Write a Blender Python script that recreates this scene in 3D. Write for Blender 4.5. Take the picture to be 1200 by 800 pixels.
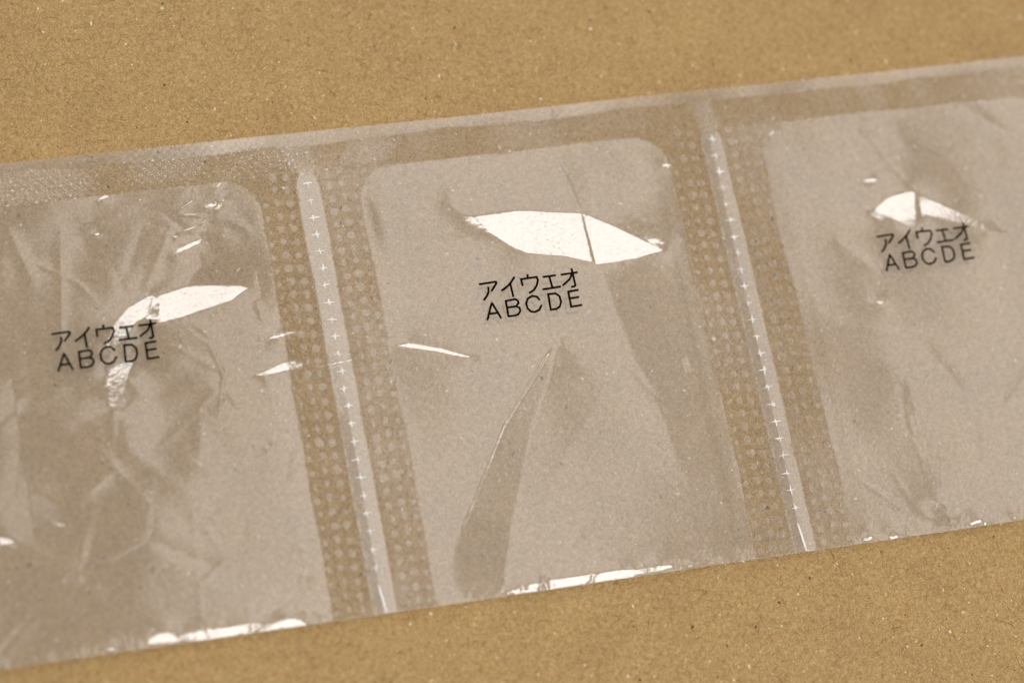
import bpy, math, random
import numpy as np
from mathutils import Matrix, Vector

rng = np.random.default_rng(7)
random.seed(7)
for o in list(bpy.data.objects):
    bpy.data.objects.remove(o)
scene = bpy.context.scene
col = scene.collection
MM = 0.001

# ------------------------------------------------------------------ camera
CAM = np.array((-0.07019843, -0.07949972, 0.3658444))
RIGHT = np.array((0.96336712, -0.18935252, 0.18991951))
UP = np.array((0.11997927, 0.93764000, 0.32624562))
FWD = np.array((0.23985156, 0.29150790, -0.92600992))
FPX = 3300.0                                   # focal length in photograph pixels (1200 wide)
cd = bpy.data.cameras.new('camera')
cam = bpy.data.objects.new('camera', cd)
col.objects.link(cam)
cam.matrix_world = Matrix(((RIGHT[0], UP[0], -FWD[0], CAM[0]),
                           (RIGHT[1], UP[1], -FWD[1], CAM[1]),
                           (RIGHT[2], UP[2], -FWD[2], CAM[2]), (0, 0, 0, 1)))
cd.sensor_width = 36.0
cd.lens = 36.0 * FPX / 1200.0
cd.clip_start, cd.clip_end = 0.01, 20.0
cd.dof.use_dof = True
cd.dof.focus_distance = 0.3950
cd.dof.aperture_fstop = 9.5
scene.camera = cam

# ------------------------------------------------------------------ room light: ambient, added panels for the film to mirror, two lamps
HL = 1.0                                       # height of the lights above the table
WORLD = 0.65
PANELS = ((0.06, 0.42, -0.40, 0.68), (0.405, 1.13, -0.40, 0.68), (-0.45, -0.01, -0.40, 0.68))     # x0, x1, y0, y1
SOFT = 0.12                                    # the panels fall off towards their rims
PANEL_L = 1.0
LAMP_A = (-0.75, 0.66, 0.75, 0.91)
LAMP_A_L = 6.0
LAMP_B = (-0.30, 0.80, -0.75, -0.62)
LAMP_B_L = 6.5
world = bpy.data.worlds.new('World')
scene.world = world
world.use_nodes = True
bg = world.node_tree.nodes['Background']
bg.inputs[0].default_value = (1.0, 0.955, 0.90, 1)
bg.inputs[1].default_value = WORLD


def area(name, r, L, colr, soft=0.0):
    d = bpy.data.lights.new(name, 'AREA')
    d.shape = 'RECTANGLE'
    d.size, d.size_y = r[1] - r[0], r[3] - r[2]
    d.energy = L * math.pi * d.size * d.size_y
    d.color = colr
    if soft:                                   # brightest in the middle, fading at the rim
        d.use_nodes = True
        t = d.node_tree
        em = t.nodes['Emission']
        uv = t.nodes.new('ShaderNodeNewGeometry').outputs['Parametric']
        sp = t.nodes.new('ShaderNodeSeparateXYZ')
        t.links.new(uv, sp.inputs[0])
        prev = None
        for ax, w in ((0, d.size), (1, d.size_y)):
            m = t.nodes.new('ShaderNodeMath'); m.operation = 'PINGPONG'; m.inputs[1].default_value = 0.5
            t.links.new(sp.outputs[ax], m.inputs[0])
            mr = t.nodes.new('ShaderNodeMapRange'); mr.interpolation_type = 'SMOOTHSTEP'
            t.links.new(m.outputs[0], mr.inputs[0])
            mr.inputs[1].default_value, mr.inputs[2].default_value = 0.0, soft / w
            if prev is None:
                prev = mr.outputs[0]
            else:
                k = t.nodes.new('ShaderNodeMath'); k.operation = 'MULTIPLY'
                t.links.new(prev, k.inputs[0]); t.links.new(mr.outputs[0], k.inputs[1])
                t.links.new(k.outputs[0], em.inputs[1])
    o = bpy.data.objects.new(name, d)
    o.location = ((r[0] + r[1]) / 2, (r[2] + r[3]) / 2, HL)
    col.objects.link(o)


for r, dim in zip(PANELS, (1.0, 1.0, 0.75)):
    area('sheen_panel', r, PANEL_L * dim, (1.0, 0.935, 0.90), SOFT)  # unseen soft panels, added to give the film pale sheen and dark gaps
area('bench_lamp', LAMP_A, LAMP_A_L, (1.0, 0.97, 0.96), 0.05)
area('ceiling_lamp', LAMP_B, LAMP_B_L, (1.0, 0.97, 0.96), 0.03)
scene.view_settings.view_transform = 'Standard'
scene.view_settings.look = 'None'
scene.view_settings.exposure = 0.2
scene.view_settings.gamma = 1.0
scene.cycles.transparent_max_bounces = 12
scene.cycles.max_bounces = 3
scene.cycles.diffuse_bounces = 1
scene.cycles.glossy_bounces = 2
scene.cycles.use_denoising = True
scene.cycles.denoising_prefilter = 'ACCURATE'
scene.cycles.use_adaptive_sampling = True
scene.cycles.adaptive_threshold = 0.02
scene.cycles.sample_clamp_indirect = 4.0


# ------------------------------------------------------------------ node helper
class NT:
    def __init__(self, name):
        self.m = bpy.data.materials.new(name)
        self.m.use_nodes = True
        self.t = self.m.node_tree
        self.t.nodes.clear()
        self.out = self.t.nodes.new('ShaderNodeOutputMaterial')

    def n(self, typ, ins=None, **kw):
        nd = self.t.nodes.new('ShaderNode' + typ)
        for k, v in kw.items():
            setattr(nd, k, v)
        for k, v in (ins or {}).items():
            if isinstance(v, bpy.types.NodeSocket):
                self.t.links.new(v, nd.inputs[k])
            else:
                nd.inputs[k].default_value = v
        return nd

    def math(self, op, a, b=0.0, c=0.0, clamp=False):
        return self.n('Math', {0: a, 1: b, 2: c}, operation=op, use_clamp=clamp).outputs[0]

    def ramp(self, x, lo, hi):
        return self.n('MapRange', {0: x, 1: lo, 2: hi, 3: 0.0, 4: 1.0}, interpolation_type='SMOOTHSTEP').outputs[0]

    def mix(self, f, a, b):
        nd = self.n('Mix', data_type='RGBA')
        for k, v in ((0, f), (6, a), (7, b)):
            if isinstance(v, bpy.types.NodeSocket):
                self.t.links.new(v, nd.inputs[k])
            else:
                nd.inputs[k].default_value = v if k == 0 else (*v, 1)
        return nd.outputs[2]

    def done(self, sh):
        self.t.links.new(sh, self.out.inputs[0])
        return self.m


# ------------------------------------------------------------------ kraft cardboard
def cardboard_material():
    t = NT('kraft_cardboard')
    co = t.n('TexCoord').outputs['Object']
    co = t.n('VectorMath', {0: co, 'Scale': 1000.0}, operation='SCALE').outputs[0]      # millimetres
    warp = t.n('TexNoise', {'Vector': co, 'Scale': 0.55, 'Detail': 2.0}).outputs['Color']
    warp = t.n('VectorMath', {0: warp, 1: (0.5, 0.5, 0.5)}, operation='SUBTRACT').outputs[0]
    warp = t.n('VectorMath', {0: warp, 'Scale': 1.6}, operation='SCALE').outputs[0]
    wc = t.n('VectorMath', {0: co, 1: warp}, operation='ADD').outputs[0]
    fib_l, fib_d = None, None
    for i, ang in enumerate((0.3, 1.3, 2.4)):
        mp = t.n('Mapping', {'Vector': wc, 'Location': (i * 37.1, i * 11.3, 0), 'Rotation': (0, 0, ang), 'Scale': (1 / 1.25, 1 / 8.0, 1)}, vector_type='TEXTURE').outputs[0]
        nz = t.n('TexNoise', {'Vector': mp, 'Scale': 1.0, 'Detail': 0.0}).outputs['Fac']
        a = t.ramp(nz, 0.56, 0.68)
        b = t.ramp(nz, 0.43, 0.32)
        fib_l = a if fib_l is None else t.math('MAXIMUM', fib_l, a)
        fib_d = b if fib_d is None else t.math('MAXIMUM', fib_d, b)
    big = t.n('TexNoise', {'Vector': co, 'Scale': 0.12, 'Detail': 3.0}).outputs['Fac']
    mid = t.n('TexNoise', {'Vector': co, 'Scale': 0.85, 'Detail': 3.0, 'Roughness': 0.65}).outputs['Fac']
    fine = t.n('TexNoise', {'Vector': co, 'Scale': 4.2, 'Detail': 2.0, 'Roughness': 0.7}).outputs['Fac']
    hn_ = t.n('TexNoise', {'Vector': co, 'Scale': 2.1, 'Detail': 2.0})
    hs = t.n('SeparateColor', {0: hn_.outputs['Color']})
    c = t.mix(t.ramp(hs.outputs[0], 0.32, 0.68), (0.374, 0.224, 0.072), (0.396, 0.268, 0.119))
    c = t.mix(t.math('MULTIPLY', t.ramp(hs.outputs[1], 0.5, 0.75), 0.5), c, (0.34, 0.27, 0.10))
    c = t.mix(t.math('MULTIPLY', t.ramp(hs.outputs[2], 0.5, 0.75), 0.5), c, (0.42, 0.245, 0.11))
    c = t.mix(t.math('MULTIPLY', fib_l, 0.5), c, (0.52, 0.39, 0.20))
    c = t.mix(t.math('MULTIPLY', fib_d, 0.48), c, (0.215, 0.115, 0.035))
    v = t.math('ADD', t.math('MULTIPLY', big, 0.30), t.math('MULTIPLY', mid, 0.36))
    v = t.math('ADD', v, t.math('MULTIPLY', fine, 0.46))
    v = t.math('ADD', v, 0.44)
    c = t.n('VectorMath', {0: c, 'Scale': v}, operation='SCALE').outputs[0]
    # flecks: bleached fibre ends, dark bark bits
    for sc, thr, rad, colr, seed, keep in ((0.30, 0.0, 0.085, (0.78, 0.70, 0.55), 3.0, 0.55), (0.22, 0.0, 0.105, (0.05, 0.035, 0.02), 9.0, 0.42),
                                           (0.55, 0.0, 0.07, (0.66, 0.55, 0.36), 17.0, 0.6), (0.50, 0.0, 0.06, (0.12, 0.07, 0.03), 29.0, 0.5),
                                           (0.06, 0.0, 0.16, (0.09, 0.10, 0.10), 41.0, 0.5)):
        mp = t.n('Mapping', {'Vector': wc, 'Location': (seed * 5.3, seed * 2.1, 0), 'Rotation': (0, 0, seed), 'Scale': (1, 0.72, 1)}).outputs[0]
        vn = t.n('TexVoronoi', {'Vector': mp, 'Scale': sc}, voronoi_dimensions='2D')
        d = t.math('DIVIDE', vn.outputs['Distance'], sc)
        rnd = t.n('SeparateColor', {0: vn.outputs['Color']})
        r = t.math('MULTIPLY', rnd.outputs[0], rad * 1.7)
        m = t.math('MULTIPLY', t.math('LESS_THAN', d, r), t.math('LESS_THAN', rnd.outputs[1], keep))
        c = t.mix(t.math('MULTIPLY', m, 0.85), c, colr)
    hn = t.n('TexNoise', {'Vector': co, 'Scale': 2.6, 'Detail': 1.0, 'Roughness': 0.6}).outputs['Fac']
    bump = t.n('Bump', {'Height': hn, 'Strength': 0.6, 'Distance': 0.00018}).outputs[0]
    bs = t.n('BsdfPrincipled', {'Base Color': c, 'Roughness': 0.78, 'Normal': bump, 'Specular IOR Level': 0.25})
    return t.done(bs.outputs[0])


# ------------------------------------------------------------------ plastic film
def film_material(name, kind):
    """kind: front / back / dot.  Attribute 'air' is 1 where two loose films lie over one another, 0 where they are heat-sealed"""
    t = NT(name)
    geo = t.n('NewGeometry')
    dot = t.n('VectorMath', {0: geo.outputs['Normal'], 1: geo.outputs['Incoming']}, operation='DOT_PRODUCT').outputs['Value']
    c1 = t.math('SUBTRACT', 1.0, t.math('ABSOLUTE', dot))
    F = t.math('MULTIPLY_ADD', t.math('POWER', c1, 5.0), 0.95, 0.043)
    if kind == 'dot':
        air = t.n('Value').outputs[0]
        air.default_value = 1.0
    else:
        air = t.n('Attribute', attribute_name='air').outputs['Fac']
    # reflectance of one film = both of its faces
    if kind == 'back':
        k = t.math('MULTIPLY_ADD', air, 1.35, 0.0)
    elif kind == 'dot':
        k = t.math('MULTIPLY_ADD', air, 1.5, 0.0)
    else:
        k = t.math('MULTIPLY_ADD', air, 1.55, 0.9)
    R = t.math('MULTIPLY', F, k, clamp=True)
    seal = t.math('SUBTRACT', 1.0, air, clamp=True)
    rough = t.math('MULTIPLY_ADD', seal, 0.07, 0.07)
    gl = t.n('BsdfGlossy', {'Color': (1, 1, 1, 1), 'Roughness': rough}).outputs[0]
    tr = t.n('BsdfTransparent', {'Color': (0.965, 0.962, 0.955, 1) if kind != 'front' else (0.905, 0.905, 0.905, 1)}).outputs[0]
    df = t.n('BsdfDiffuse', {'Color': (0.86, 0.84, 0.80, 1)}).outputs[0]
    base = t.n('MixShader', {0: 0.014, 1: tr, 2: df}).outputs[0]
    return t.done(t.n('MixShader', {0: R, 1: base, 2: gl}).outputs[0])


def ink_material():
    t = NT('black_ink')
    co = t.n('TexCoord').outputs['Object']
    nz = t.n('TexNoise', {'Vector': co, 'Scale': 6000.0, 'Detail': 2.0}).outputs['Fac']
    c = t.mix(t.ramp(nz, 0.3, 0.8), (0.004, 0.003, 0.002), (0.016, 0.009, 0.006))
    return t.done(t.n('BsdfDiffuse', {'Color': c}).outputs[0])


def cut_material():
    t = NT('stress_whitened_film')
    co = t.n('TexCoord').outputs['Object']
    nz = t.n('TexNoise', {'Vector': co, 'Scale': 3500.0, 'Detail': 2.0}).outputs['Fac']
    c = t.mix(nz, (0.8, 0.78, 0.76), (0.95, 0.94, 0.93))
    a = t.n('BsdfPrincipled', {'Base Color': c, 'Roughness': 0.16, 'Specular IOR Level': 0.9}).outputs[0]
    tr = t.n('BsdfTransparent', {'Color': (0.97, 0.96, 0.95, 1)}).outputs[0]
    return t.done(t.n('MixShader', {0: 0.92, 1: tr, 2: a}).outputs[0])


M_CARD, M_INK, M_CUT = cardboard_material(), ink_material(), cut_material()
M_FRONT, M_BACK, M_DOT = film_material('clear_front_film', 'front'), film_material('clear_back_film', 'back'), film_material('clear_seal_bubble', 'dot')


# ------------------------------------------------------------------ mesh helpers
def mesh_obj(name, verts, faces, mat, parent=None, attrs=None, normals=None, smooth=True):
    me = bpy.data.meshes.new(name)
    verts = np.asarray(verts, np.float32)
    faces = np.asarray(faces, np.int32)
    nf, k = faces.shape
    me.vertices.add(len(verts))
    me.vertices.foreach_set('co', verts.ravel())
    me.loops.add(nf * k)
    me.loops.foreach_set('vertex_index', faces.ravel())
    me.polygons.add(nf)
    me.polygons.foreach_set('loop_start', np.arange(0, nf * k, k, dtype=np.int32))
    me.polygons.foreach_set('loop_total', np.full(nf, k, np.int32))
    me.update(calc_edges=True)
    for a, v in (attrs or {}).items():
        at = me.attributes.new(a, 'FLOAT', 'POINT')
        at.data.foreach_set('value', np.asarray(v, np.float32).ravel())
    if smooth:
        me.polygons.foreach_set('use_smooth', np.ones(nf, bool))
    if normals is not None:
        me.normals_split_custom_set_from_vertices(np.asarray(normals, np.float32).tolist())
    me.materials.append(mat)
    o = bpy.data.objects.new(name, me)
    col.objects.link(o)
    if parent:
        o.parent = parent
    return o


# ------------------------------------------------------------------ the table: a sheet of kraft board
hx, th = 0.55, 0.003
vs = [(-hx, -hx, -th), (hx, -hx, -th), (hx, hx, -th), (-hx, hx, -th), (-hx, -hx, 0), (hx, -hx, 0), (hx, hx, 0), (-hx, hx, 0)]
fs = [(4, 5, 6, 7), (3, 2, 1, 0), (0, 1, 5, 4), (1, 2, 6, 5), (2, 3, 7, 6), (3, 0, 4, 7)]
board = mesh_obj('cardboard_sheet', vs, fs, M_CARD, smooth=False)
board['kind'] = 'structure'
board['label'] = 'brown kraft cardboard sheet with fibre flecks under the plastic strip'

# long paper fibres felted into its face
frng = np.random.default_rng(19)


def fibres(name, n, lmin, lmax, colr, label):
    V, F = [], []
    for _ in range(n):
        u, v = frng.uniform(-75, 150), frng.uniform(-50, 125)
        a, L = frng.uniform(0, 6.283), frng.uniform(lmin, lmax)
        cv, w = frng.normal(0, 0.5), frng.uniform(0.022, 0.05)
        b0 = len(V)
        for k in range(6):
            t = k / 5
            ww = w * (1 - 0.7 * abs(2 * t - 1) ** 2)
            z = 0.006 + 0.03 * math.sin(math.pi * t)
            V += [((u - math.sin(a) * ww) * MM, (v + math.cos(a) * ww) * MM, z * MM), ((u + math.sin(a) * ww) * MM, (v - math.cos(a) * ww) * MM, z * MM)]
            u, v, a = u + math.cos(a) * L / 5, v + math.sin(a) * L / 5, a + cv / 2.5
        F += [(b0 + 2 * k, b0 + 2 * k + 1, b0 + 2 * k + 3, b0 + 2 * k + 2) for k in range(5)]
    t = NT(name + '_cellulose')
    nz = t.n('TexNoise', {'Vector': t.n('TexCoord').outputs['Object'], 'Scale': 900.0}).outputs['Fac']
    c = t.mix(nz, tuple(0.8 * x for x in colr), tuple(min(1, 1.2 * x) for x in colr))
    o = mesh_obj(name, V, F, t.done(t.n('BsdfDiffuse', {'Color': c}).outputs[0]), board)
    o['kind'] = 'stuff'
    o['label'] = label


fibres('pale_fibres', 5200, 0.7, 2.6, (0.50, 0.375, 0.20), 'fine pale fibres in the cardboard')
fibres('dark_fibres', 4000, 0.6, 2.2, (0.235, 0.14, 0.052), 'fine dark fibres in the cardboard')

# ------------------------------------------------------------------ strip layout (millimetres on the board)
PITCH, H = 60.0, 70.4
U0, U1 = -60.0, 120.0
SEAL_IN, SEAL_OUT, POUCH_TOP, LIP, RAD = 1.65, 7.15, 64.1, 68.6, 5.2
DU = 0.15
OFFU, OFFV = 0.25, 0.31                                      # where the strip's corner lies on the board
nu, nv = int(round((U1 - U0) / DU)) + 1, int(round(H / DU)) + 1
ug, vg = np.linspace(U0, U1, nu), np.linspace(0, H, nv)
UU, VV = np.meshgrid(ug, vg, indexing='ij')


def gauss(a, s):
    r = int(3 * s + 1)
    k = np.exp(-0.5 * (np.arange(-r, r + 1) / s) ** 2)
    k /= k.sum()
    for ax in (0, 1):
        p = np.pad(a, [(r, r) if i == ax else (0, 0) for i in (0, 1)], mode='edge')
        a = sum(k[j] * np.take(p, np.arange(j, j + a.shape[ax]), axis=ax) for j in range(2 * r + 1))
    return a


def lowfreq(shape, cell, seed):
    """smooth random field, unit variance, feature size in grid cells"""
    r = np.random.default_rng(seed)
    n0, n1 = shape[0] // cell + 4, shape[1] // cell + 4
    g = r.standard_normal((n0, n1))
    x, y = np.arange(shape[0]) / cell + 1, np.arange(shape[1]) / cell + 1
    def cub(g, t):
        i = t.astype(int); f = (t - i)[:, None]
        w = ((1 - f) ** 3 / 6, (3 * f ** 3 - 6 * f ** 2 + 4) / 6, (-3 * f ** 3 + 3 * f ** 2 + 3 * f + 1) / 6, f ** 3 / 6)
        return sum(w[k] * g[np.clip(i + k - 1, 0, len(g) - 1)] for k in range(4))
    z = cub(cub(g, x).T, y).T
    return (z - z.mean()) / z.std()


def at(x, y, z=0.0):
    """photograph pixel -> point (mm) on the plane z (mm) above the board"""
    d = FWD + RIGHT * ((x - 600) / FPX) - UP * ((y - 400) / FPX)
    s = (z * MM - CAM[2]) / d[2]
    p = CAM + d * s
    return p[0] / MM, p[1] / MM


# region distances
du = np.mod(UU + PITCH / 2, PITCH) - PITCH / 2            # distance from the nearest perforation line
ad = np.abs(du)
edge_wob = 0.16 * lowfreq((nu, nv), 30, 3)
hw = PITCH / 2 - SEAL_IN - 5.5
cx = PITCH / 2 - ad                                        # distance from the pouch centre line
qx, qy = cx - (PITCH / 2 - SEAL_OUT) + RAD, VV - POUCH_TOP + RAD
sd_pouch = np.where((qx > 0) & (qy > 0), np.hypot(np.maximum(qx, 0), np.maximum(qy, 0)) - RAD, np.maximum(qx, qy) - RAD) + edge_wob * 0.5   # <0 inside
band = np.where(VV > 62.3, np.maximum(1.15, 1.65 - (VV - 62.3) * 0.3), SEAL_IN)
sd_tear = ad - band + edge_wob * 0.3
sd_lip = LIP + edge_wob * 1.2 - VV
sst = lambda x, a, b: (lambda t: t * t * (3 - 2 * t))(np.clip((x - a) / (b - a), 0, 1))
air_p, air_t, air_l = sst(-sd_pouch, -0.1, 0.14), sst(-sd_tear, -0.15, 0.15), sst(-sd_lip, -0.2, 0.2)
top_fade = sst(VV, 62.8, 66.0)
air = np.maximum(np.maximum(air_p, 1.38 * air_t * (1 - 0.45 * top_fade)), air_l)
lipvar = lowfreq((nu, 4), 45, 21)[:, :1]
air = np.where(air_l > 0.01, np.maximum(air_p, air_l * (0.85 + 0.15 * np.clip(lipvar, -1, 1))), air)
fuse = 0.04 + 0.11 * lowfreq((nu, nv), 70, 71) + 0.10 * lowfreq((nu, nv), 22, 72)
fuse = fuse + 0.08 + 0.26 * sst(du, 1.0, 2.5) * (VV < 64) - 0.08 * sst(-du, 1.0, 2.5) * (VV < 64)
for u_a, u_b, k_ in ((-33.5, -31.5, 0.3), (-2.4, 1.6, 0.5), (58.2, 61.6, 0.6), (84.5, 88.0, 0.35), (93, 95, 0.2), (12.5, 16, -0.2), (66, 74, -0.15)):
    sl_ = UU + 0.25 * (VV - 66)
    fuse = fuse + k_ * sst(sl_, u_a - 0.2, u_a + 0.2) * sst(-sl_, -u_b - 0.2, -u_b + 0.2) * sst(VV, 63.8, 64.8)
air = np.maximum(air, np.clip(fuse, 0, 0.8))
air = air + air_l * (0.55 * np.exp(-((UU + 9.5) / 4.0) ** 4) + 0.3 * np.exp(-((UU + 44) / 6.0) ** 4) + 0.15 * np.exp(-((UU - 30) / 14.0) ** 4) + 0.2 * np.exp(-((UU - 100) / 12.0) ** 4))  # brighter sheen put into the lip's reflectance in patches
emboss = sst(VV, 62.5, 65.5) * (1 - air_p) * (1 - 0.9 * air_l)
embvar = np.clip(0.30 + 0.22 * lowfreq((nu, nv), 55, 22), 0.05, 0.7)
embvar = embvar + 2.1 * np.exp(-((UU + 38) / 7) ** 2 - ((VV - 66.3) / 2.5) ** 2) + 1.1 * np.exp(-((UU + 15) / 9) ** 2) + 2.2 * np.exp(-((UU - 10 - 0.9 * (VV - 66.5)) / 2.4) ** 2)
emboss_shape = emboss

# ------------------------------------------------------------------ how the front film is creased and puffed
ZP = 1.1                                                    # typical film height, mm


def needed_slope(tx, ty):
    """slope (dz/du, dz/dv) that mirrors the light-plane point (tx, ty) to the camera"""
    P = np.stack([(UU - OFFU) * MM, (VV - OFFV) * MM, np.full_like(UU, ZP * MM)], -1)
    wo = CAM - P
    wo /= np.linalg.norm(wo, axis=-1, keepdims=True)
    wi = np.stack([np.broadcast_to(tx, UU.shape), np.broadcast_to(ty, UU.shape), np.full_like(UU, HL)], -1) - P
    wi /= np.linalg.norm(wi, axis=-1, keepdims=True)
    h = wo + wi
    return -h[..., 0] / h[..., 2], -h[..., 1] / h[..., 2]


dx, dy, dz = (UU - OFFU) * MM - CAM[0], (VV - OFFV) * MM - CAM[1], ZP * MM - CAM[2]
NX, NY = UU * MM + dx / -dz * HL, VV * MM + dy / -dz * HL  # where an untilted film looks
# pixel of every film point
_d = np.stack([dx, dy, np.full_like(dx, dz)], -1)
_w = _d @ FWD
PX, PY = 600 + FPX * (_d @ RIGHT) / _w, 400 - FPX * (_d @ UP) / _w


def poly_mask(pts, grow=0.0):
    pts = np.array(pts, float)
    m = np.zeros(UU.shape, bool)
    b = (PX > pts[:, 0].min() - 2) & (PX < pts[:, 0].max() + 2) & (PY > pts[:, 1].min() - 2) & (PY < pts[:, 1].max() + 2)
    x, y = PX[b], PY[b]
    ins = np.zeros(x.shape, bool)
    for (x0, y0), (x1, y1) in zip(pts, np.roll(pts, -1, 0)):
        c = (y0 > y) != (y1 > y)
        if c.any():
            xx = (x1 - x0) * (y - y0) / (y1 - y0 + 1e-12) + x0
            ins ^= c & (x < xx)
    m[b] = ins
    return m


def line_mask(pts, w):
    m = np.zeros(UU.shape, bool)
    for (x0, y0), (x1, y1) in zip(pts[:-1], pts[1:]):
        b = (PX > min(x0, x1) - w) & (PX < max(x0, x1) + w) & (PY > min(y0, y1) - w) & (PY < max(y0, y1) + w)
        x, y = PX[b], PY[b]
        t = np.clip(((x - x0) * (x1 - x0) + (y - y0) * (y1 - y0)) / ((x1 - x0) ** 2 + (y1 - y0) ** 2), 0, 1)
        m[b] |= np.hypot(x - x0 - t * (x1 - x0), y - y0 - t * (y1 - y0)) < w / 2
    return m


# light-plane targets
def t_veil():
    best, bd = None, None
    for x0, x1, y0, y1 in PANELS:
        tx, ty = np.clip(NX, x0 + 0.12, x1 - 0.12), np.clip(NY, y0 + 0.05, y1 - 0.05)
        d = np.hypot(tx - NX, ty - NY)
        if best is None:
            best, bd = (tx, ty), d
        else:
            s = d < bd
            best, bd = (np.where(s, tx, best[0]), np.where(s, ty, best[1])), np.minimum(d, bd)
    return best


gapx = (PANELS[0][1] + PANELS[1][0]) / 2
T_DARKL = (np.minimum(NX, PANELS[0][0] - 0.025), NY)
T_DARKR = (np.full_like(NX, gapx), NY)
T_MIDL = (np.minimum(NX, PANELS[0][0] + 0.06), NY)
T_MIDR = (np.clip(NX, PANELS[0][1] - 0.06, PANELS[1][0] + 0.06), NY)
T_VEIL = t_veil()
T_LAMP = (np.clip(NX, 0.10, LAMP_A[1] - 0.04), np.full_like(NX, (LAMP_A[2] + LAMP_A[3]) / 2 + 0.02))
T_LAMPB = (np.clip(NX, LAMP_B[0] + 0.04, LAMP_B[1] - 0.04), np.full_like(NX, (LAMP_B[2] + LAMP_B[3]) / 2))
SL = {k: needed_slope(*v) for k, v in dict(V=T_VEIL, DL=T_DARKL, DR=T_DARKR, ML=T_MIDL, MR=T_MIDR, L=T_LAMP, B=T_LAMPB).items()}

inside = sd_pouch < 0
GX, GY, W = np.zeros_like(UU), np.zeros_like(UU), np.ones_like(UU)


def paint(mask, kind, w=1.0, soft=0.0, only=None):
    m = mask.astype(float)
    if only is not None:
        m = m * only
    if soft:
        m = gauss(m, soft)
    sx, sy = SL[kind]
    GX[:] = GX * (1 - m) + sx * m
    GY[:] = GY * (1 - m) + sy * m
    W[:] = W * (1 - m) + w * m


# --- base: middle and right sachets lie so that they mirror the added panels, the left one is more rumpled
n1, n2 = lowfreq((nu, nv), 60, 11), lowfreq((nu, nv), 60, 12)
n3, n4 = lowfreq((nu, nv), 24, 13), lowfreq((nu, nv), 24, 14)
paint(inside & (UU > 0), 'V', 1.0)
paint(inside & (UU > 60), 'V', 2.5)
left = sst(-UU, -2, 2)
GX += air_p * ((0.012 + 0.014 * left) * n1 + (0.006 + 0.010 * left) * n3)
GY += air_p * ((0.010 + 0.012 * left) * n2 + (0.006 + 0.008 * left) * n4)

# --- middle sachet: shaded facets
paint(poly_mask([(455, 255), (480, 225), (550, 235), (565, 290), (535, 325), (480, 335), (458, 320)]), 'ML', 1.0, 14)
paint(poly_mask([(450, 425), (520, 430), (560, 470), (520, 560), (490, 580), (478, 520)]), 'ML', 1.0, 12)
paint(poly_mask([(655, 398), (649, 408), (592, 500), (556, 592), (530, 650), (518, 700), (587, 697), (597, 625), (610, 562), (622, 500), (640, 450)]), 'DL', 10.0, 0.8)
paint(poly_mask([(705, 325), (790, 312), (803, 290), (822, 350), (838, 442), (862, 560), (879, 625), (872, 622), (845, 585), (832, 552), (815, 545), (797, 552), (782, 505), (762, 455), (745, 425), (722, 370)]), 'DR', 4.0, 1.6)
paint(poly_mask([(652, 185), (668, 215), (683, 252), (730, 235), (745, 200), (720, 170), (690, 168)]), 'MR', 1.5, 5)
paint(poly_mask([(656, 178), (668, 210), (681, 250), (700, 245), (690, 205), (672, 178)]), 'DR', 1.5, 1.5)
paint(poly_mask([(548, 298), (600, 300), (650, 315), (620, 330), (560, 325), (535, 312)]), 'ML', 1.0, 6)
# --- right sachet
paint(poly_mask([(905, 165), (960, 180), (985, 240), (1015, 330), (1018, 390), (985, 350), (955, 290), (935, 230)]), 'MR', 1.2, 9)
paint(poly_mask([(940, 390), (1000, 395), (1040, 420), (1060, 470), (1030, 480), (980, 440), (950, 430)]), 'MR', 1.0, 9)
paint(poly_mask([(1056, 450), (1064, 448), (1072, 490), (1084, 530), (1094, 570), (1084, 560), (1074, 528), (1062, 494)]), 'DR', 2.0, 1.5)
paint(poly_mask([(1010, 135), (1022, 138), (1018, 155), (1005, 150)]), 'DR', 1.5, 2)
paint(poly_mask([(1050, 138), (1075, 165), (1110, 190), (1125, 200), (1105, 195), (1085, 180), (1068, 175), (1058, 160)]), 'DR', 1.2, 3)
paint(poly_mask([(1150, 130), (1180, 160), (1190, 200), (1175, 190), (1160, 160)]), 'DR', 1.2, 5)
# --- left sachet
for pts, k, s in (([(0, 260), (80, 250), (110, 300), (60, 330), (0, 335)], 'V', 4), ([(0, 460), (60, 430), (70, 460), (0, 520)], 'V', 6),
                  ([(100, 420), (165, 400), (190, 480), (180, 560), (150, 540), (120, 470)], 'V', 8), ([(187, 251), (227, 217), (227, 232)], 'V', 0.8),
                  ([(270, 440), (345, 440), (350, 520), (320, 560), (280, 540)], 'V', 6), ([(60, 545), (120, 520), (180, 530), (170, 560), (100, 600), (60, 590)], 'V', 6),
                  ([(0, 560), (60, 530), (90, 580), (60, 620), (0, 625)], 'V', 8), ([(200, 640), (370, 600), (375, 690), (220, 710)], 'V', 14),
                  ([(240, 390), (270, 380), (268, 470), (255, 500), (250, 450)], 'V', 3), ([(255, 225), (300, 225), (308, 280), (270, 300), (250, 270)], 'V', 6),
                  ([(190, 450), (250, 430), (245, 520), (215, 580), (185, 560)], 'DL', 8), ([(110, 240), (180, 235), (200, 300), (150, 330), (115, 300)], 'DL', 7),
                  ([(0, 350), (90, 330), (130, 350), (60, 420), (0, 440)], 'DL', 9), ([(110, 610), (170, 590), (180, 650), (130, 690), (100, 660)], 'DL', 8),
                  ([(0, 690), (80, 670), (120, 740), (0, 770)], 'DL', 12)):
    paint(poly_mask(pts), k, 1.2, s)

# --- the film turns down at the folded bottom edge
edge_slope = 0.13 * np.exp(-VV / 1.4) * air_p
GY += edge_slope

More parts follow.
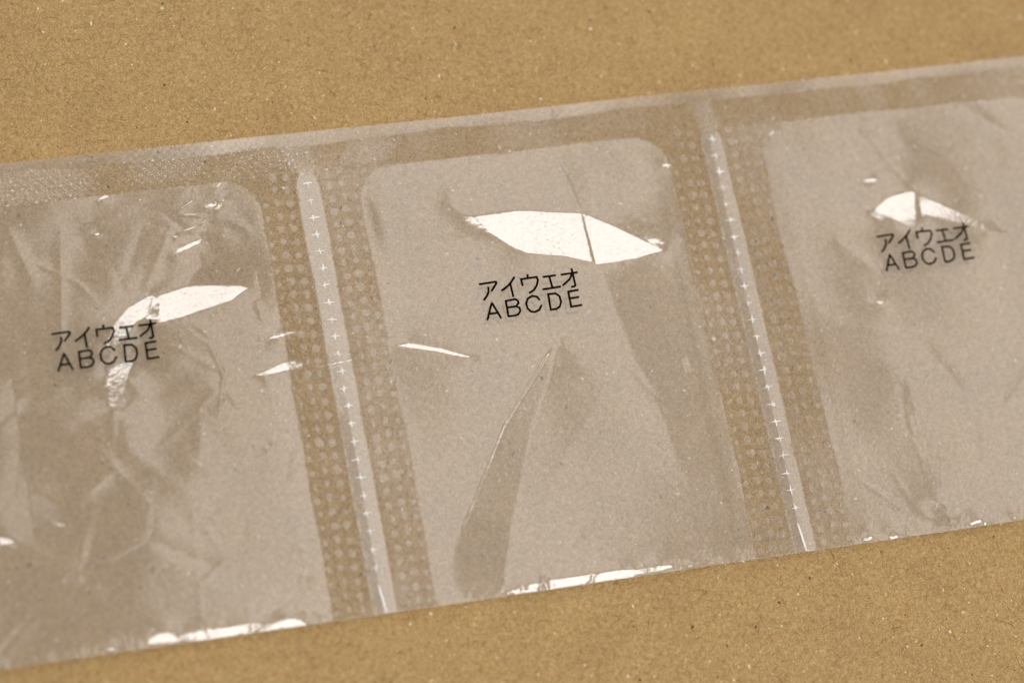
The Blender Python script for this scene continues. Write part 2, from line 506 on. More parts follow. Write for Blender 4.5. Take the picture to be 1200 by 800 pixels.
# --- facets that mirror the bench lamp
LAMPS = [
    [(540, 234), (595, 242), (640, 246), (681, 248), (692, 311), (660, 303), (618, 299), (600, 291), (574, 272)],
    [(683.5, 248), (720, 265), (766, 290), (776, 297), (740, 308), (697, 314)],
    [(1026, 243), (1040, 230), (1058, 222), (1074, 220), (1073, 236), (1072, 270), (1060, 264), (1047, 257), (1034, 251)],
    [(1077, 223), (1090, 231), (1112, 242), (1140, 256), (1168, 272), (1150, 273), (1130, 265), (1107, 258), (1080, 251)],
    [(1018, 244), (1025, 247), (1039, 260), (1030, 257)],
    [(1171, 269), (1180, 276), (1174, 275)],
    [(1010, 212), (1017, 207), (1026, 206), (1030, 210), (1024, 214)],
    [(1025, 353), (1032, 350), (1037, 355), (1031, 359)],
    [(291, 336), (265, 326), (234, 320), (220, 333), (186, 344), (187, 380), (212, 374), (230, 367), (270, 354)],
    [(180, 344), (172, 345), (160, 352), (144, 365), (133, 383), (127, 412), (143, 399), (158, 380), (173, 369)],
    [(155, 416), (130, 432), (127, 480), (137, 480), (144, 456), (153, 430)],
    [(777, 191), (784, 191), (787, 194), (784, 197), (778, 196)],
    [(444, 402), (465, 397), (490, 402), (520, 408), (557, 420), (545, 421), (510, 413), (480, 408)],
    [(305, 399), (320, 392), (340, 388), (359, 387), (345, 392), (320, 398)],
    [(293, 441), (310, 434), (330, 424), (345, 420), (360, 427), (345, 434), (310, 440)],
    [(207, 222), (213, 218), (227, 216), (220, 220)],
    [(203, 299), (208, 291), (228, 281), (240, 277), (235, 285), (215, 295)],
    [(212, 271), (225, 267), (240, 260), (244, 255), (245, 259), (238, 265), (224, 271)],
    [(200, 276), (206, 274), (212, 277), (206, 279)],
    [(111, 272), (116, 271), (117, 276), (112, 277)],
    [(112, 234), (120, 229), (133, 226), (129, 231), (118, 235)],
    [(238, 241), (246, 236), (256, 238), (252, 243), (243, 243)],
    [(177, 262), (184, 265), (188, 269), (182, 267)],
    [(0, 630), (17, 633), (14, 639), (0, 640)],
    [(62, 617), (70, 613), (80, 614), (84, 615), (72, 618)],
    [(307, 525), (315, 521), (320, 523), (312, 527)],
    [(1068, 513), (1074, 510), (1082, 514), (1076, 513)],
    [(1081, 541), (1086, 540), (1088, 542), (1083, 542)],
]
LM = np.zeros_like(UU)
for p in LAMPS:
    pm = poly_mask(p)
    LM = np.maximum(LM, pm)
    paint(pm, 'L', 30.0)
LM = gauss(LM, 1.2)
air = np.maximum(air, 0.85 * LM)  # reflectance raised on the lamp facets so glints carry across the seals
SL['H'] = needed_slope(np.clip(NX, 0.0, 0.6), np.full_like(NX, LAMP_A[2] - 0.06))
HM = np.zeros_like(UU)
for pts, k_ in (([(-10, 196), (60, 189), (100, 200), (108, 226), (60, 236), (-10, 242)], 1.0), ([(392, 192), (412, 164), (452, 158), (466, 168), (448, 190), (420, 196)], 1.0),
                ([(150, 186), (240, 172), (236, 205), (160, 218)], 0.6), ([(300, 170), (345, 160), (340, 190), (310, 200)], 0.5)):
    pm = gauss(poly_mask(pts).astype(float), 6) * k_
    HM = np.maximum(HM, pm)
    paint(pm, 'H', 8.0)
air = np.maximum(air, 0.8 * HM * (1 - air_p))  # crimp glints strengthened by raising reflectance in these patches
for pts, w in (([(428, 214), (432, 208), (438, 204)], 2.2), ([(902, 158), (908, 153)], 3.5),
               ([(440, 196), (470, 191), (500, 189)], 1.3), ([(500, 189), (580, 181), (617, 175)], 1.6), ([(900, 146), (1010, 131)], 1.3),
               ([(1120, 122), (1134, 119)], 3.0), ([(1146, 119), (1156, 117)], 3.0), ([(222, 170), (236, 195), (232, 190)], 1.2), ([(250, 225), (262, 208)], 1.2),
               ([(1120, 122), (1134, 119)], 3.0)):
    paint(line_mask(pts, w), 'L', 40.0)
# --- bottom fold facets that mirror the ceiling lamp
BOT = [
    [(588, 697), (600, 689), (620, 684), (650, 678), (672, 674), (700, 671), (720, 667), (750, 666), (770, 662), (790, 661), (792, 666), (755, 673), (690, 684), (630, 693)],
    [(796, 662), (803, 664), (808, 660), (815, 662), (840, 656), (838, 660), (798, 667)],
    [(174, 749), (180, 743), (192, 740), (204, 741), (209, 748), (206, 754), (176, 759)],
    [(211, 744), (235, 737), (262, 734), (290, 730), (320, 729), (335, 724), (350, 724), (362, 731), (330, 738), (270, 746), (212, 754)],
    [(125, 757), (132, 757), (134, 763), (127, 765)],
    [(1011, 630), (1018, 626), (1025, 629), (1022, 634), (1012, 635)], [(1043, 622), (1049, 622), (1055, 629), (1044, 632)],
    [(1097, 597), (1100, 594), (1106, 600), (1111, 607), (1110, 616), (1106, 622), (1098, 621), (1097, 608)],
    [(1131, 613), (1142, 609), (1150, 607), (1152, 612), (1140, 616)], [(1153, 611), (1157, 610), (1157, 615), (1153, 615)],
    [(1185, 604), (1192, 603), (1193, 608), (1186, 609)], [(1118, 613), (1122, 612), (1121, 617)],
    [(862, 649), (875, 646), (868, 650)], [(965, 637), (980, 634), (972, 637)], [(470, 712), (485, 708), (476, 713)],
]
for p in BOT:
    paint(poly_mask(p), 'B', 30.0)
# --- tear strips: right half leans to the added panel
tear = air_t * (VV < 63)
W[:] = np.where(tear > 0.5, 2.0, W)
tvx = np.where(NX > 0.33, np.maximum(NX, PANELS[1][0] + 0.14), NX)
sx, sy = needed_slope(tvx, NY)
lt = air_l * (1 - tear)
GX[:] = GX * (1 - lt) + sx * lt
GY[:] = GY * (1 - lt) + sy * lt
rt = tear * (du > -0.2)
lh = tear * (du <= -0.2) * sst(-VV, -45, -20)
for kk, mm_ in (('DL', UU < 30), ('DR', UU >= 30)):
    GX[:] = GX * (1 - lh * mm_) + SL[kk][0] * lh * mm_
    GY[:] = GY * (1 - lh * mm_) + SL[kk][1] * lh * mm_
GX[:] = GX * (1 - rt) + (sx - 0.004) * rt
GY[:] = GY * (1 - rt) + sy * rt
# lip of loose film along the top
GX += air_l * 0.018 * lowfreq((nu, nv), 40, 31)
GY += air_l * 0.02 * lowfreq((nu, nv), 60, 32)
# seals are stiff and nearly flat with long soft waves
sealm = np.clip(1 - np.maximum(np.maximum(air_p, air_t * (1 - top_fade)), air_l), 0, 1)
GX += sealm * 0.028 * lowfreq((nu, nv), 34, 33)
GY += sealm * 0.028 * lowfreq((nu, nv), 28, 34)

# --- where the strip as a whole rests: a touch above the board, lifting at the lower left
BASE = 0.95 + 0.7 * sst(-UU, 20, 60) * sst(-VV, -30, 0) + 0.12 * lowfreq((nu, nv), 150, 41)
bx, by = np.gradient(BASE, DU, DU)
GX -= bx
GY -= by
LAM = np.where(inside, 1.2e-5, 3e-4)
LAM = np.where(VV < 0.2, 0.05, LAM)
Z0 = np.where(inside, 0.75 * (1 - np.exp(np.minimum(sd_pouch, 0) / 3.0)) * (1 - np.exp(-VV / 2.5)), 0)


def solve(gx, gy, w, lam, h, z, iters, z0):
    wx, wy = (w[1:] + w[:-1]) / 2, (w[:, 1:] + w[:, :-1]) / 2
    fx, fy = wx * (gx[1:] + gx[:-1]) / 2 * h, wy * (gy[:, 1:] + gy[:, :-1]) / 2 * h

    def div(ax, ay):
        r = np.zeros_like(z)
        r[1:] += ax; r[:-1] -= ax
        r[:, 1:] += ay; r[:, :-1] -= ay
        return r

    def A(x):
        return lam * x + div(wx * (x[1:] - x[:-1]), wy * (x[:, 1:] - x[:, :-1]))

    b = div(fx, fy) + lam * z0
    dgx = np.zeros_like(z)
    dgx[1:] += wx; dgx[:-1] += wx
    dgx[:, 1:] += wy; dgx[:, :-1] += wy
    Mi = 1.0 / (lam + dgx)
    r = b - A(z)
    y = Mi * r
    p = y.copy()
    ry = float((r * y).sum())
    for _ in range(iters):
        Ap = A(p)
        al = ry / float((p * Ap).sum())
        z = z + al * p
        r = r - al * Ap
        y = Mi * r
        ry2 = float((r * y).sum())
        p = y + (ry2 / ry) * p
        ry = ry2
    return z


def down(a, k):
    a = a[:(a.shape[0] - 1) // k * k + 1, :(a.shape[1] - 1) // k * k + 1]
    g = a.copy()
    return gauss(g, k / 2.5)[::k, ::k]


def upto(a, shape):
    x = np.linspace(0, a.shape[0] - 1, shape[0]); y = np.linspace(0, a.shape[1] - 1, shape[1])
    i = np.minimum(x.astype(int), a.shape[0] - 2); j = np.minimum(y.astype(int), a.shape[1] - 2)
    fx, fy = (x - i)[:, None], (y - j)[None]
    return (a[i][:, j] * (1 - fx) * (1 - fy) + a[i + 1][:, j] * fx * (1 - fy) + a[i][:, j + 1] * (1 - fx) * fy + a[i + 1][:, j + 1] * fx * fy)


Z = None
for k, it in ((8, 300), (4, 220), (2, 160), (1, 140)):
    if k > 1:
        g1, g2, w_, l_ = down(GX * W, k), down(GY * W, k), down(W, k), down(LAM, k) * k * k
        g1, g2 = g1 / w_, g2 / w_
    else:
        g1, g2, w_, l_ = GX, GY, W, LAM
    zi = np.zeros_like(g1) if Z is None else upto(Z, g1.shape)
    Z = solve(g1, g2, w_, l_, DU * k, zi, it, down(Z0, k) if k > 1 else Z0)

# --- small creases, crumpled in by handling
CREASE = np.zeros_like(Z)
crng = np.random.default_rng(5)


def crease(u0, v0, ang, length, width, slope, eps=0.12):
    c, s = math.cos(ang), math.sin(ang)
    b = (np.abs(UU - u0) < length * 2) & (np.abs(VV - v0) < length * 2)
    a, p = (UU[b] - u0) * c + (VV[b] - v0) * s, -(UU[b] - u0) * s + (VV[b] - v0) * c
    p = p + 0.04 * a * a / max(length, 1) * crng.uniform(-1, 1)
    f = np.exp(-(a / length) ** 4) * np.exp(-(np.abs(p) / width) ** 1.6)
    CREASE[b] -= slope * (np.hypot(p, eps) - width * 0.5) * f


for k in range(70):                                         # left sachet, badly crumpled
    crease(crng.uniform(-52, -8), crng.uniform(3, 62), crng.uniform(0, 3.14), crng.uniform(2.5, 9), crng.uniform(0.8, 2.6), crng.choice((-1, 1)) * crng.uniform(0.015, 0.06), crng.uniform(0.1, 0.5))
for k in range(12):
    crease(crng.uniform(-20, -8), crng.uniform(28, 62), crng.uniform(0, 3.14), crng.uniform(1.2, 3), crng.uniform(0.5, 1.2), crng.choice((-1, 1)) * crng.uniform(0.05, 0.14))
for k in range(10):
    crease(crng.uniform(8, 52), crng.uniform(3, 62), crng.uniform(0, 3.14), crng.uniform(2, 7), crng.uniform(0.8, 2.4), crng.choice((-1, 1)) * crng.uniform(0.008, 0.028))
for k in range(15):
    crease(crng.uniform(68, 112), crng.uniform(3, 62), crng.uniform(0, 3.14), crng.uniform(2, 7), crng.uniform(0.8, 2.4), crng.choice((-1, 1)) * crng.uniform(0.012, 0.045))


def ridge_line(pts, h, sig, fade=0.25):
    """a sharp pinched fold along a line"""
    P_ = [np.array(p, float) for p in pts]
    tot = sum(np.hypot(*(b - a)) for a, b in zip(P_[:-1], P_[1:]))
    best, along, run = np.full(UU.shape, 1e9), np.zeros_like(UU), 0.0
    for a, b in zip(P_[:-1], P_[1:]):
        d = b - a
        L = np.hypot(*d)
        t = np.clip(((PX - a[0]) * d[0] + (PY - a[1]) * d[1]) / (L * L), 0, 1)
        q = np.hypot(PX - a[0] - t * d[0], PY - a[1] - t * d[1]) * 0.121
        m = q < best
        best = np.where(m, q, best)
        along = np.where(m, (run + t * L) / tot, along)
        run += L
    return h * np.exp(-(best / sig) ** 2) * sst(along, 0, fade) * sst(1 - along, 0, fade)


def flank(pts, width, back, fade=0.12):
    """one steep narrow face along a fold: it leans towards the bench lamp, then falls back"""
    P_ = [np.array(p, float) for p in pts]
    tot = sum(np.hypot(*(b - a)) for a, b in zip(P_[:-1], P_[1:]))
    best, side, along, run = np.full(UU.shape, 1e9), np.zeros_like(UU), np.zeros_like(UU), 0.0
    i0, j0 = np.unravel_index(np.argmin((PX - P_[1][0]) ** 2 + (PY - P_[1][1]) ** 2), PX.shape)
    uv = []
    for p in P_:
        i, j = np.unravel_index(np.argmin((PX - p[0]) ** 2 + (PY - p[1]) ** 2), PX.shape)
        uv.append(np.array((UU[i, j], VV[i, j])))
    for a, b in zip(uv[:-1], uv[1:]):
        d = b - a
        L = np.hypot(*d)
        t = np.clip(((UU - a[0]) * d[0] + (VV - a[1]) * d[1]) / (L * L), 0, 1)
        q = np.hypot(UU - a[0] - t * d[0], VV - a[1] - t * d[1])
        sg = np.sign((UU - a[0]) * -d[1] + (VV - a[1]) * d[0])
        m = q < best
        best, side = np.where(m, q, best), np.where(m, sg, side)
        along = np.where(m, run + t * L, along)
        run += L
    along /= run
    d = uv[-1] - uv[0]
    n = np.array((d[1], -d[0])) / np.hypot(*d)
    if n[0] < 0:
        n = -n                                              # points to the right of the fold
    Pm = np.array(((uv[1][0] - OFFU) * MM, (uv[1][1] - OFFV) * MM, 1.5 * MM))
    vdir = Pm - CAM
    vdir /= np.linalg.norm(vdir)
    s_best = 0.4
    for s_ in np.linspace(0.05, 1.3, 126):
        nn = np.array((-n[0] * s_, -n[1] * s_, 1.0))
        nn /= np.linalg.norm(nn)
        r_ = vdir - 2 * (vdir @ nn) * nn
        if r_[2] > 0.05:
            q_ = Pm + r_ * ((HL - Pm[2]) / r_[2])
            if q_[1] > (LAMP_A[2] + LAMP_A[3]) / 2:
                s_best = s_
                print('fold slope', s_, q_)
                break
    pr = best * np.where(side * (n @ np.array((-d[1], d[0]))) > 0, 1, -1)   # >0 right of the fold
    z = 1.4 * s_best * np.where(pr < 0, np.clip(pr + width, 0, width), width * np.clip(1 - pr / back, 0, 1))
    return gauss(z * sst(along, 0, fade) * sst(1 - along, 0, fade), 0.7)


Z = Z + flank([(652, 402), (592, 500), (556, 590), (540, 628)], 0.32, 9.0)
for pts, h, sig, fd in (([(650, 185), (668, 215), (681, 250)], 0.02, 0.3, 0.2),
                        ([(176, 590), (174, 622), (165, 637), (140, 650), (112, 663)], 0.07, 0.25, 0.2), ([(60, 690), (85, 675), (110, 655)], -0.06, 0.4, 0.3),
                        ([(345, 434), (380, 430), (410, 424), (430, 410)], 0.07, 0.22, 0.25), ([(227, 216), (228, 235), (205, 250)], 0.06, 0.22, 0.25),
                        ([(236, 240), (246, 232), (262, 236), (258, 246), (240, 246)], 0.06, 0.25, 0.1), ([(207, 252), (230, 252), (244, 255), (238, 264), (212, 271)], 0.06, 0.22, 0.15),
                        ([(250, 225), (275, 200), (300, 165)], 0.05, 0.22, 0.2), ([(230, 190), (236, 165)], 0.05, 0.2, 0.3), ([(1070, 480), (1075, 512), (1088, 545)], 0.04, 0.3, 0.2),
                        ([(560, 470), (530, 560), (520, 600)], 0.012, 0.6, 0.3), ([(240, 390), (262, 440), (255, 500)], 0.035, 0.35, 0.3), ([(20, 300), (90, 330), (120, 360)], 0.03, 0.4, 0.3),
                        ([(0, 455), (70, 420)], 0.04, 0.4, 0.3), ([(1005, 150), (1018, 156), (1032, 152)], 0.05, 0.25, 0.3), ([(90, 590), (130, 555), (180, 535)], 0.03, 0.35, 0.3),
                        ([(800, 418), (806, 440)], 0.05, 0.25, 0.3), ([(230, 690), (260, 660), (290, 650)], 0.03, 0.4, 0.3)):
    Z = Z + ridge_line(pts, h, sig, fd)
for k in range(70):
    crease(crng.uniform(-52, 112), crng.uniform(0, 0.9), crng.uniform(1.1, 2.0), crng.uniform(0.5, 1.6), crng.uniform(0.25, 0.7), crng.choice((-1, 1)) * crng.uniform(0.05, 0.22), 0.08)
edge_free = sst(-VV, -2.2, -1.2)
Z = Z + CREASE * air_p * edge_free * 0.9
CREASE = CREASE * (1 - edge_free)
Z = Z + CREASE * air_p * np.clip(1.3 - W / 12, 0, 1)

# --- where the strip as a whole rests: a touch above the board, lifting at the lower left
FRONT = Z + BASE
zs = gauss(Z[::4, ::4], 9.0)
zs = upto(zs, Z.shape) * sst(-sd_pouch, 0.0, 3.0) * sst(VV, 0.0, 3.0)
BACK = np.maximum(BASE - 0.04 - 0.34 * sst(-sd_pouch, 0.0, 15.0) * sst(VV, 0.0, 12.0) - 0.25 * np.logaddexp(0, (-zs - 0.05) / 0.25), 0.06)   # the two films dip together
lo = BACK + 0.03
FRONT = lo + np.logaddexp(0, (FRONT - lo) / 0.02) * 0.02       # never under the back film
print('front film height mm: min %.2f max %.2f mean in pouch %.2f' % (FRONT.min(), FRONT.max(), (FRONT - BASE)[inside].mean()))
# relief pressed into the film: faint slip texture, heat-seal grain, knurled crimp along the top


def grain(sig, seed):
    g = gauss(np.random.default_rng(seed).standard_normal((nu, nv)), sig)
    gx_, gy_ = np.gradient(g, DU, DU)
    return g / math.sqrt((gx_ ** 2 + gy_ ** 2).mean() / 2)


BUB = []
for p in (1, 2):
    for sgn in (-1, 1):
        for ci, off in enumerate((3.05, 4.82, 6.55)):
            for r in range(34):
                v = 0.9 + r * 1.965 + (0.25 if ci == 1 else 0)
                if v > 64.2 or (ci == 2 and v > 60):
                    continue
                sc = random.uniform(0.85, 1.1) * (0.74 if ci == 2 else 1.0)
                BUB.append((p, sgn, U0 + p * PITCH + sgn * off + random.gauss(0, 0.05), v + random.gauss(0, 0.06), sc))
pressed = np.ones_like(UU)
for p, sgn, u, v, sc in BUB:
    i0, j0 = int((u - U0) / DU) - 6, max(0, int(v / DU) - 6)
    sl = (slice(i0, i0 + 14), slice(j0, j0 + 14))
    pressed[sl] *= 1 - 0.9 * sst(-np.hypot(UU[sl] - u, VV[sl] - v), -0.70 * sc, -0.5 * sc)
sealm = sealm * pressed * (1 - LM) * (1 - 0.6 * np.clip(HM, 0, 1))
FRONT += (0.0055 * air + 0.045 * sealm) * grain(0.7, 61) + 0.018 * sealm * grain(2.2, 62)
emboss = emboss_shape * (np.clip(embvar, 0, 0.7) + 1.15 * HM)
FRONT += 0.022 * emboss * (np.cos((UU + VV) * 2 * math.pi / 1.35) + np.cos((UU - VV) * 2 * math.pi / 1.35))
gzx, gzy = np.gradient(FRONT, DU, DU)
NRM = np.stack([-gzx, -gzy, np.ones_like(gzx)], -1)
NRM /= np.linalg.norm(NRM, axis=-1, keepdims=True)


def height(u, v):
    x = np.clip((np.asarray(u) - U0) / DU, 0, nu - 1.001); y = np.clip(np.asarray(v) / DU, 0, nv - 1.001)
    i, j = x.astype(int), y.astype(int)
    fx, fy = x - i, y - j
    return FRONT[i, j] * (1 - fx) * (1 - fy) + FRONT[i + 1, j] * fx * (1 - fy) + FRONT[i, j + 1] * (1 - fx) * fy + FRONT[i + 1, j + 1] * fx * fy


# ------------------------------------------------------------------ the strip and its parts
strip = bpy.data.objects.new('sachet_strip', None)
strip.empty_display_size = 0.01
strip.location = (-OFFU * MM, -OFFV * MM, 0)
col.objects.link(strip)
strip['label'] = 'crinkled clear plastic strip of three printed sachets lying on brown cardboard'
strip['category'] = 'sachet strip'

cu, cv = (UU[:-1, :-1] + DU / 2), (VV[:-1, :-1] + DU / 2)
c_sd = (sd_pouch[:-1, :-1] + sd_pouch[1:, 1:]) / 2
c_du = np.mod(cu + PITCH / 2, PITCH) - PITCH / 2
c_sach = np.clip(np.floor((cu - U0) / PITCH), 0, 2).astype(int)
c_perf = np.floor((cu - U0) / PITCH + 0.5).astype(int)      # 0..3
REG = np.full(cu.shape, -1)
is_p = c_sd < 0
is_t = (np.abs(c_du) < SEAL_IN) & (cv < 63.0)
is_l = (cv > LIP) & ~is_t
is_top = (cv > 63.0) & ~is_l & ~is_p
REG[:] = 100 + c_perf * 2 + (c_du > 0)                      # side seals
REG[is_top] = 200
REG[is_top] += c_sach[is_top]
REG[is_l] = 300
REG[is_l] += c_sach[is_l]
REG[is_t] = 400
REG[is_t] += c_perf[is_t]
REG[is_p] = 0
REG[is_p] += c_sach[is_p]
VID = np.arange(nu * nv).reshape(nu, nv)
VERT = np.stack([UU * MM, VV * MM, FRONT * MM], -1).reshape(-1, 3)
NR = NRM.reshape(-1, 3)
AIR = air.ravel()


def region_obj(code, name, label=None, parent=strip):
    m = REG == code
    if not m.any():
        return None
    i, j = np.nonzero(m)
    f = np.stack([VID[i, j], VID[i + 1, j], VID[i + 1, j + 1], VID[i, j + 1]], 1)
    u, inv = np.unique(f, return_inverse=True)
    o = mesh_obj(name, VERT[u], inv.reshape(f.shape), M_FRONT, parent, {'air': AIR[u]}, NR[u])
    if label:
        o['label'] = label
    return o


pouches = [region_obj(s, 'front_film', l) for s, l in enumerate((
    'badly crumpled front film of the left sachet', 'smooth front film of the middle sachet with one long fold', 'puffed front film of the right sachet'))]
side_seals = {c: region_obj(c, 'side_seal') for c in range(101, 107)}
top_seals = [region_obj(200 + s, 'top_seal') for s in range(3)]
lips = [region_obj(300 + s, 'top_lip') for s in range(3)]
tears = [region_obj(400 + p, 'tear_strip') for p in range(4)]

# back film of each sachet
kb = 2
for s in range(3):
    a, b = int(round(s * PITCH / DU)), int(round((s + 1) * PITCH / DU))
    ii, jj = np.arange(a, b + 1, kb), np.arange(0, nv, kb)
    uu, vv_ = UU[np.ix_(ii, jj)], VV[np.ix_(ii, jj)]
    zb = BACK[np.ix_(ii, jj)] - 0.02
    ab = air[np.ix_(ii, jj)]
    n0, n1_ = uu.shape
    vid = np.arange(n0 * n1_).reshape(n0, n1_)
    f = np.stack([vid[:-1, :-1], vid[1:, :-1], vid[1:, 1:], vid[:-1, 1:]], -1).reshape(-1, 4)
    mesh_obj('back_film', np.stack([uu * MM, vv_ * MM, zb * MM], -1).reshape(-1, 3), f, M_BACK, strip, {'air': ab})

# rim where the sheet is folded along the bottom
RR = 0.10
for s in range(3):
    a, b = int(round(s * PITCH / DU)), int(round((s + 1) * PITCH / DU))
    ii = np.arange(a, b + 1)
    zt = FRONT[ii, 0]
    V, NN = [], []
    for k in range(9):
        an = math.pi / 2 + 0.35 - (math.pi + 0.35) * k / 8
        V.append(np.stack([ug[ii], np.full(len(ii), -0.01) - RR * math.cos(an) * 1.0, zt - RR + RR * math.sin(an)], -1) * MM)
    V = np.stack(V, 1)
    vid = np.arange(V.shape[0] * 9).reshape(-1, 9)
    f = np.stack([vid[:-1, :-1], vid[:-1, 1:], vid[1:, 1:], vid[1:, :-1]], -1).reshape(-1, 4)
    mesh_obj('bottom_fold', V.reshape(-1, 3), f, M_FRONT, strip, {'air': np.ones(V.shape[0] * 9)})

# ------------------------------------------------------------------ unsealed bubbles in the side seals
def dome(rx, ry, h, seg=12):
    vs, fs = [(0, 0, h)], []
    for k, (r, z) in enumerate(((0.45, 0.86), (0.8, 0.45), (1.0, 0.0))):
        for i in range(seg):
            a = 2 * math.pi * i / seg
            vs.append((rx * r * math.cos(a), ry * r * math.sin(a), h * z))
    fs = [(0, 1 + i, 1 + (i + 1) % seg) for i in range(seg)]
    for k in range(2):
        for i in range(seg):
            a, b = 1 + k * seg + i, 1 + k * seg + (i + 1) % seg
            fs += [(a, a + seg, b + seg), (a, b + seg, b)]
    return vs, fs


dome_meshes = []
for k in range(5):
    vs, fs = dome(*(np.array((0.57, 0.59, 0.008 + 0.004 * k)) * MM))
    o = mesh_obj('bubble_shape', vs, fs, M_DOT)
    dome_meshes.append(o.data)
    bpy.data.objects.remove(o)
for p, sgn, u, v, sc in BUB:
    o = bpy.data.objects.new('seal_bubble', random.choice(dome_meshes))
    col.objects.link(o)
    o.parent = side_seals[100 + p * 2 + (sgn > 0)]
    n = Vector(NRM[int((u - U0) / DU), int(v / DU)])
    q = Vector((0, 0, 1)).rotation_difference(n)
    o.matrix_local = Matrix.LocRotScale(Vector((u * MM, v * MM, float(height(u, v)) * MM + 0.000015)), q, Vector((sc * random.uniform(0.85, 1.1), sc * random.uniform(0.85, 1.1), random.uniform(0.4, 1.6))))

# ------------------------------------------------------------------ perforation: cross-shaped cuts with whitened lips, a slit at the foot
def ridge(path, w, h):
    """thin roof-shaped lip along a polyline (u, v) relative to the strip, following the film"""
    vs, fs = [], []
    n = len(path)
    for k, (u, v) in enumerate(path):
        a, b = path[max(0, k - 1)], path[min(n - 1, k + 1)]
        d = np.array((b[0] - a[0], b[1] - a[1])); d /= np.hypot(*d) + 1e-9
        nx, ny = -d[1], d[0]
        t = 1 - abs(2 * k / (n - 1) - 1) ** 3 * 0.7
        z = float(height(u, v))
        hh = h * t * random.uniform(0.5, 1.3)
        for s, e in ((-1, 0.008), (0, hh), (1, 0.008)):
            vs.append(((u + nx * w * t * s / 2) * MM, (v + ny * w * t * s / 2) * MM, (z + e) * MM))
    for k in range(n - 1):
        for s in (0, 1):
            a = k * 3 + s
            fs.append((a, a + 1, a + 4, a + 3))
    return vs, fs


def joined(parts):
    V, F = [], []
    for vs, fs in parts:
        F += [tuple(i + len(V) for i in f) for f in fs]
        V += vs
    return V, F


def wob(p0, p1, n, a):
    return [(p0[0] + (p1[0] - p0[0]) * k / (n - 1) + random.gauss(0, a), p0[1] + (p1[1] - p0[1]) * k / (n - 1) + random.gauss(0, a)) for k in range(n)]


for p in (1, 2):
    uc = U0 + p * PITCH
    for r in range(23):
        v = 62.5 - r * 2.552 + random.gauss(0, 0.04)
        u = uc + 0.08 - 0.012 * r + random.gauss(0, 0.05)
        hl, hr = random.uniform(0.4, 0.85), random.uniform(0.45, 0.85)
        vu, vd = random.uniform(0.3, 0.7), random.uniform(0.4, 0.75)
        parts = [ridge(wob((u - hl, v), (u + hr, v + random.gauss(0.02, 0.05)), 5, 0.03), random.uniform(0.11, 0.2), random.uniform(0.05, 0.14)),
                 ridge(wob((u + random.gauss(0, .05), v + vu), (u + random.gauss(0, .08), v - vd), 5, 0.035), random.uniform(0.13, 0.24), random.uniform(0.05, 0.15))]
        if random.random() < 0.45:
            a = random.uniform(0, 6.28)
            parts.append(ridge(wob((u + .15 * math.cos(a), v + .15 * math.sin(a)), (u + .4 * math.cos(a + .6), v + .4 * math.sin(a + .6)), 4, .04), 0.26, 0.1))
        V, F = joined(parts)
        mesh_obj('perforation_cut', V, F, M_CUT, tears[p])
    V, F = ridge(wob((uc - 0.33, 4.1), (uc + 0.12, 0.1), 14, 0.03), 0.28, 0.10)
    mesh_obj('perforation_cut', V, F, M_CUT, tears[p], ).__setitem__('label', 'long slit at the foot of the perforation')

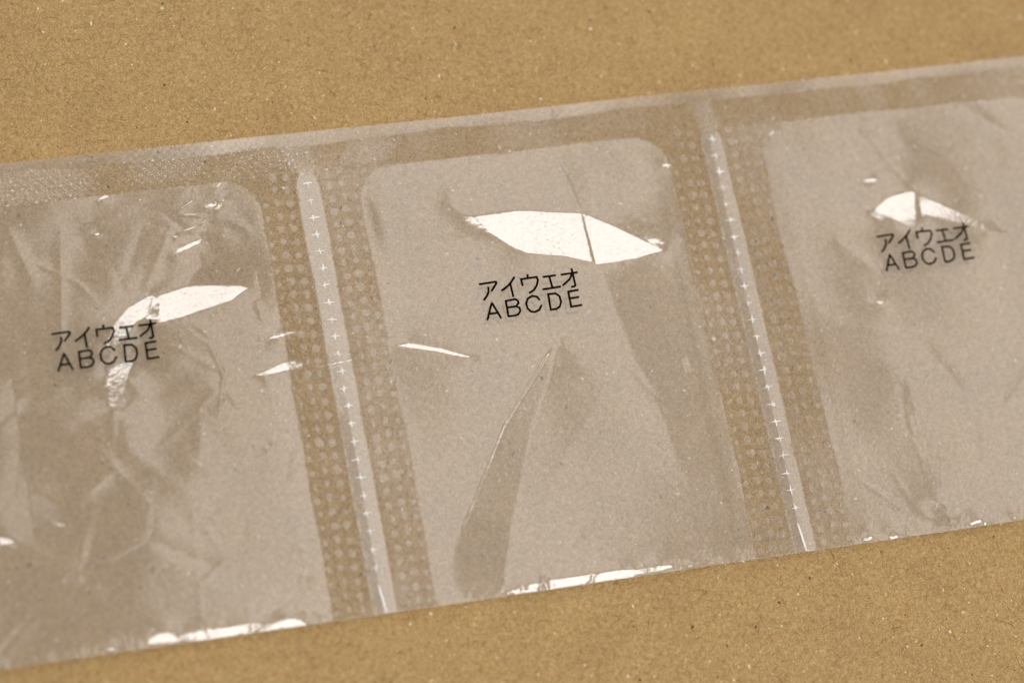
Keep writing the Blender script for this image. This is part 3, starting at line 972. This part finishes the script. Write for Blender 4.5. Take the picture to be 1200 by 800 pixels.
# ------------------------------------------------------------------ printing, on the front film
GLYPHS = [
    [(148, 215), (275, 197), (280, 208), (262, 238), (242, 268)], [(217, 240), (218, 275), (208, 305), (184, 338)],
    [(418, 165), (385, 215), (355, 243), (322, 268)], [(385, 208), (410, 315)],
    [(520, 148), (522, 175)], [(482, 232), (470, 182), (590, 167), (600, 190), (590, 235), (570, 268), (535, 290)],
    [(640, 168), (735, 157)], [(688, 165), (712, 250)], [(640, 265), (775, 245)],
    [(780, 153), (902, 137)], [(860, 108), (890, 235), (882, 246), (862, 248)], [(862, 148), (845, 190), (793, 235)],
    [(210, 495), (243, 360), (315, 483)], [(225, 450), (293, 440)],
    [(372, 470), (352, 350), (425, 337), (444, 348), (450, 368), (432, 393), (360, 403)], [(432, 393), (458, 405), (465, 430), (450, 455), (425, 465), (372, 470)],
    [(613, 345), (590, 320), (555, 315), (522, 335), (510, 370), (520, 410), (545, 435), (575, 440), (610, 425), (628, 388)],
    [(700, 423), (680, 303), (735, 297), (768, 320), (780, 365), (770, 400), (745, 418), (700, 423)],
    [(910, 273), (835, 285), (858, 403), (940, 390)], [(847, 338), (915, 328)],
]
STROKES = [[(p[0] + OFFU, p[1] + OFFV) for p in (at(540 + x / 6.667, 300 + y / 6.667, 1.45) for x, y in g)] for g in GLYPHS]


def text_mesh(offu, offv):
    V, F = [], []
    hw_ = 0.155
    for g in STROKES:
        pts = []
        for a, b in zip(g[:-1], g[1:]):
            L = math.dist(a, b)
            n = max(1, int(L / 0.3))
            pts += [(a[0] + (b[0] - a[0]) * k / n, a[1] + (b[1] - a[1]) * k / n) for k in range(n)]
        pts.append(g[-1])
        closed = math.dist(g[0], g[-1]) < 1e-6
        n = len(pts)
        b0 = len(V)
        for k in range(n):
            a = pts[k - 1] if k else (pts[-2] if closed else pts[0])
            b = pts[k + 1] if k < n - 1 else (pts[1] if closed else pts[-1])
            c = pts[k]
            d1 = np.array(c) - a; d2 = np.array(b) - c
            if np.hypot(*d1) < 1e-9: d1 = d2
            if np.hypot(*d2) < 1e-9: d2 = d1
            d1 /= np.hypot(*d1); d2 /= np.hypot(*d2)
            n1_ = np.array((-d1[1], d1[0])); n2_ = np.array((-d2[1], d2[0]))
            m = n1_ + n2_
            m = m / max(0.6, m @ m / 2) if np.hypot(*m) > 1e-6 else n1_
            e = -d1 * 0.08 if k == 0 and not closed else d2 * 0.08 if k == n - 1 and not closed else np.zeros(2)
            for s in (-1, 1):
                q = np.array(c) + m * hw_ * s + e + (offu, offv)
                V.append((q[0] * MM, q[1] * MM, (float(height(q[0], q[1])) + 0.05) * MM))
        for k in range(n - 1):
            F.append((b0 + 2 * k, b0 + 2 * k + 2, b0 + 2 * k + 3, b0 + 2 * k + 1))
    return V, F


for s, (ou, ov) in enumerate(((-59.9, 0.15), (0, 0), (60.0, 0.05))):
    V, F = text_mesh(ou, ov)
    o = mesh_obj('printed_text', V, F, M_INK, pouches[s], smooth=False)
    o['label'] = 'two lines of thin black printed characters'
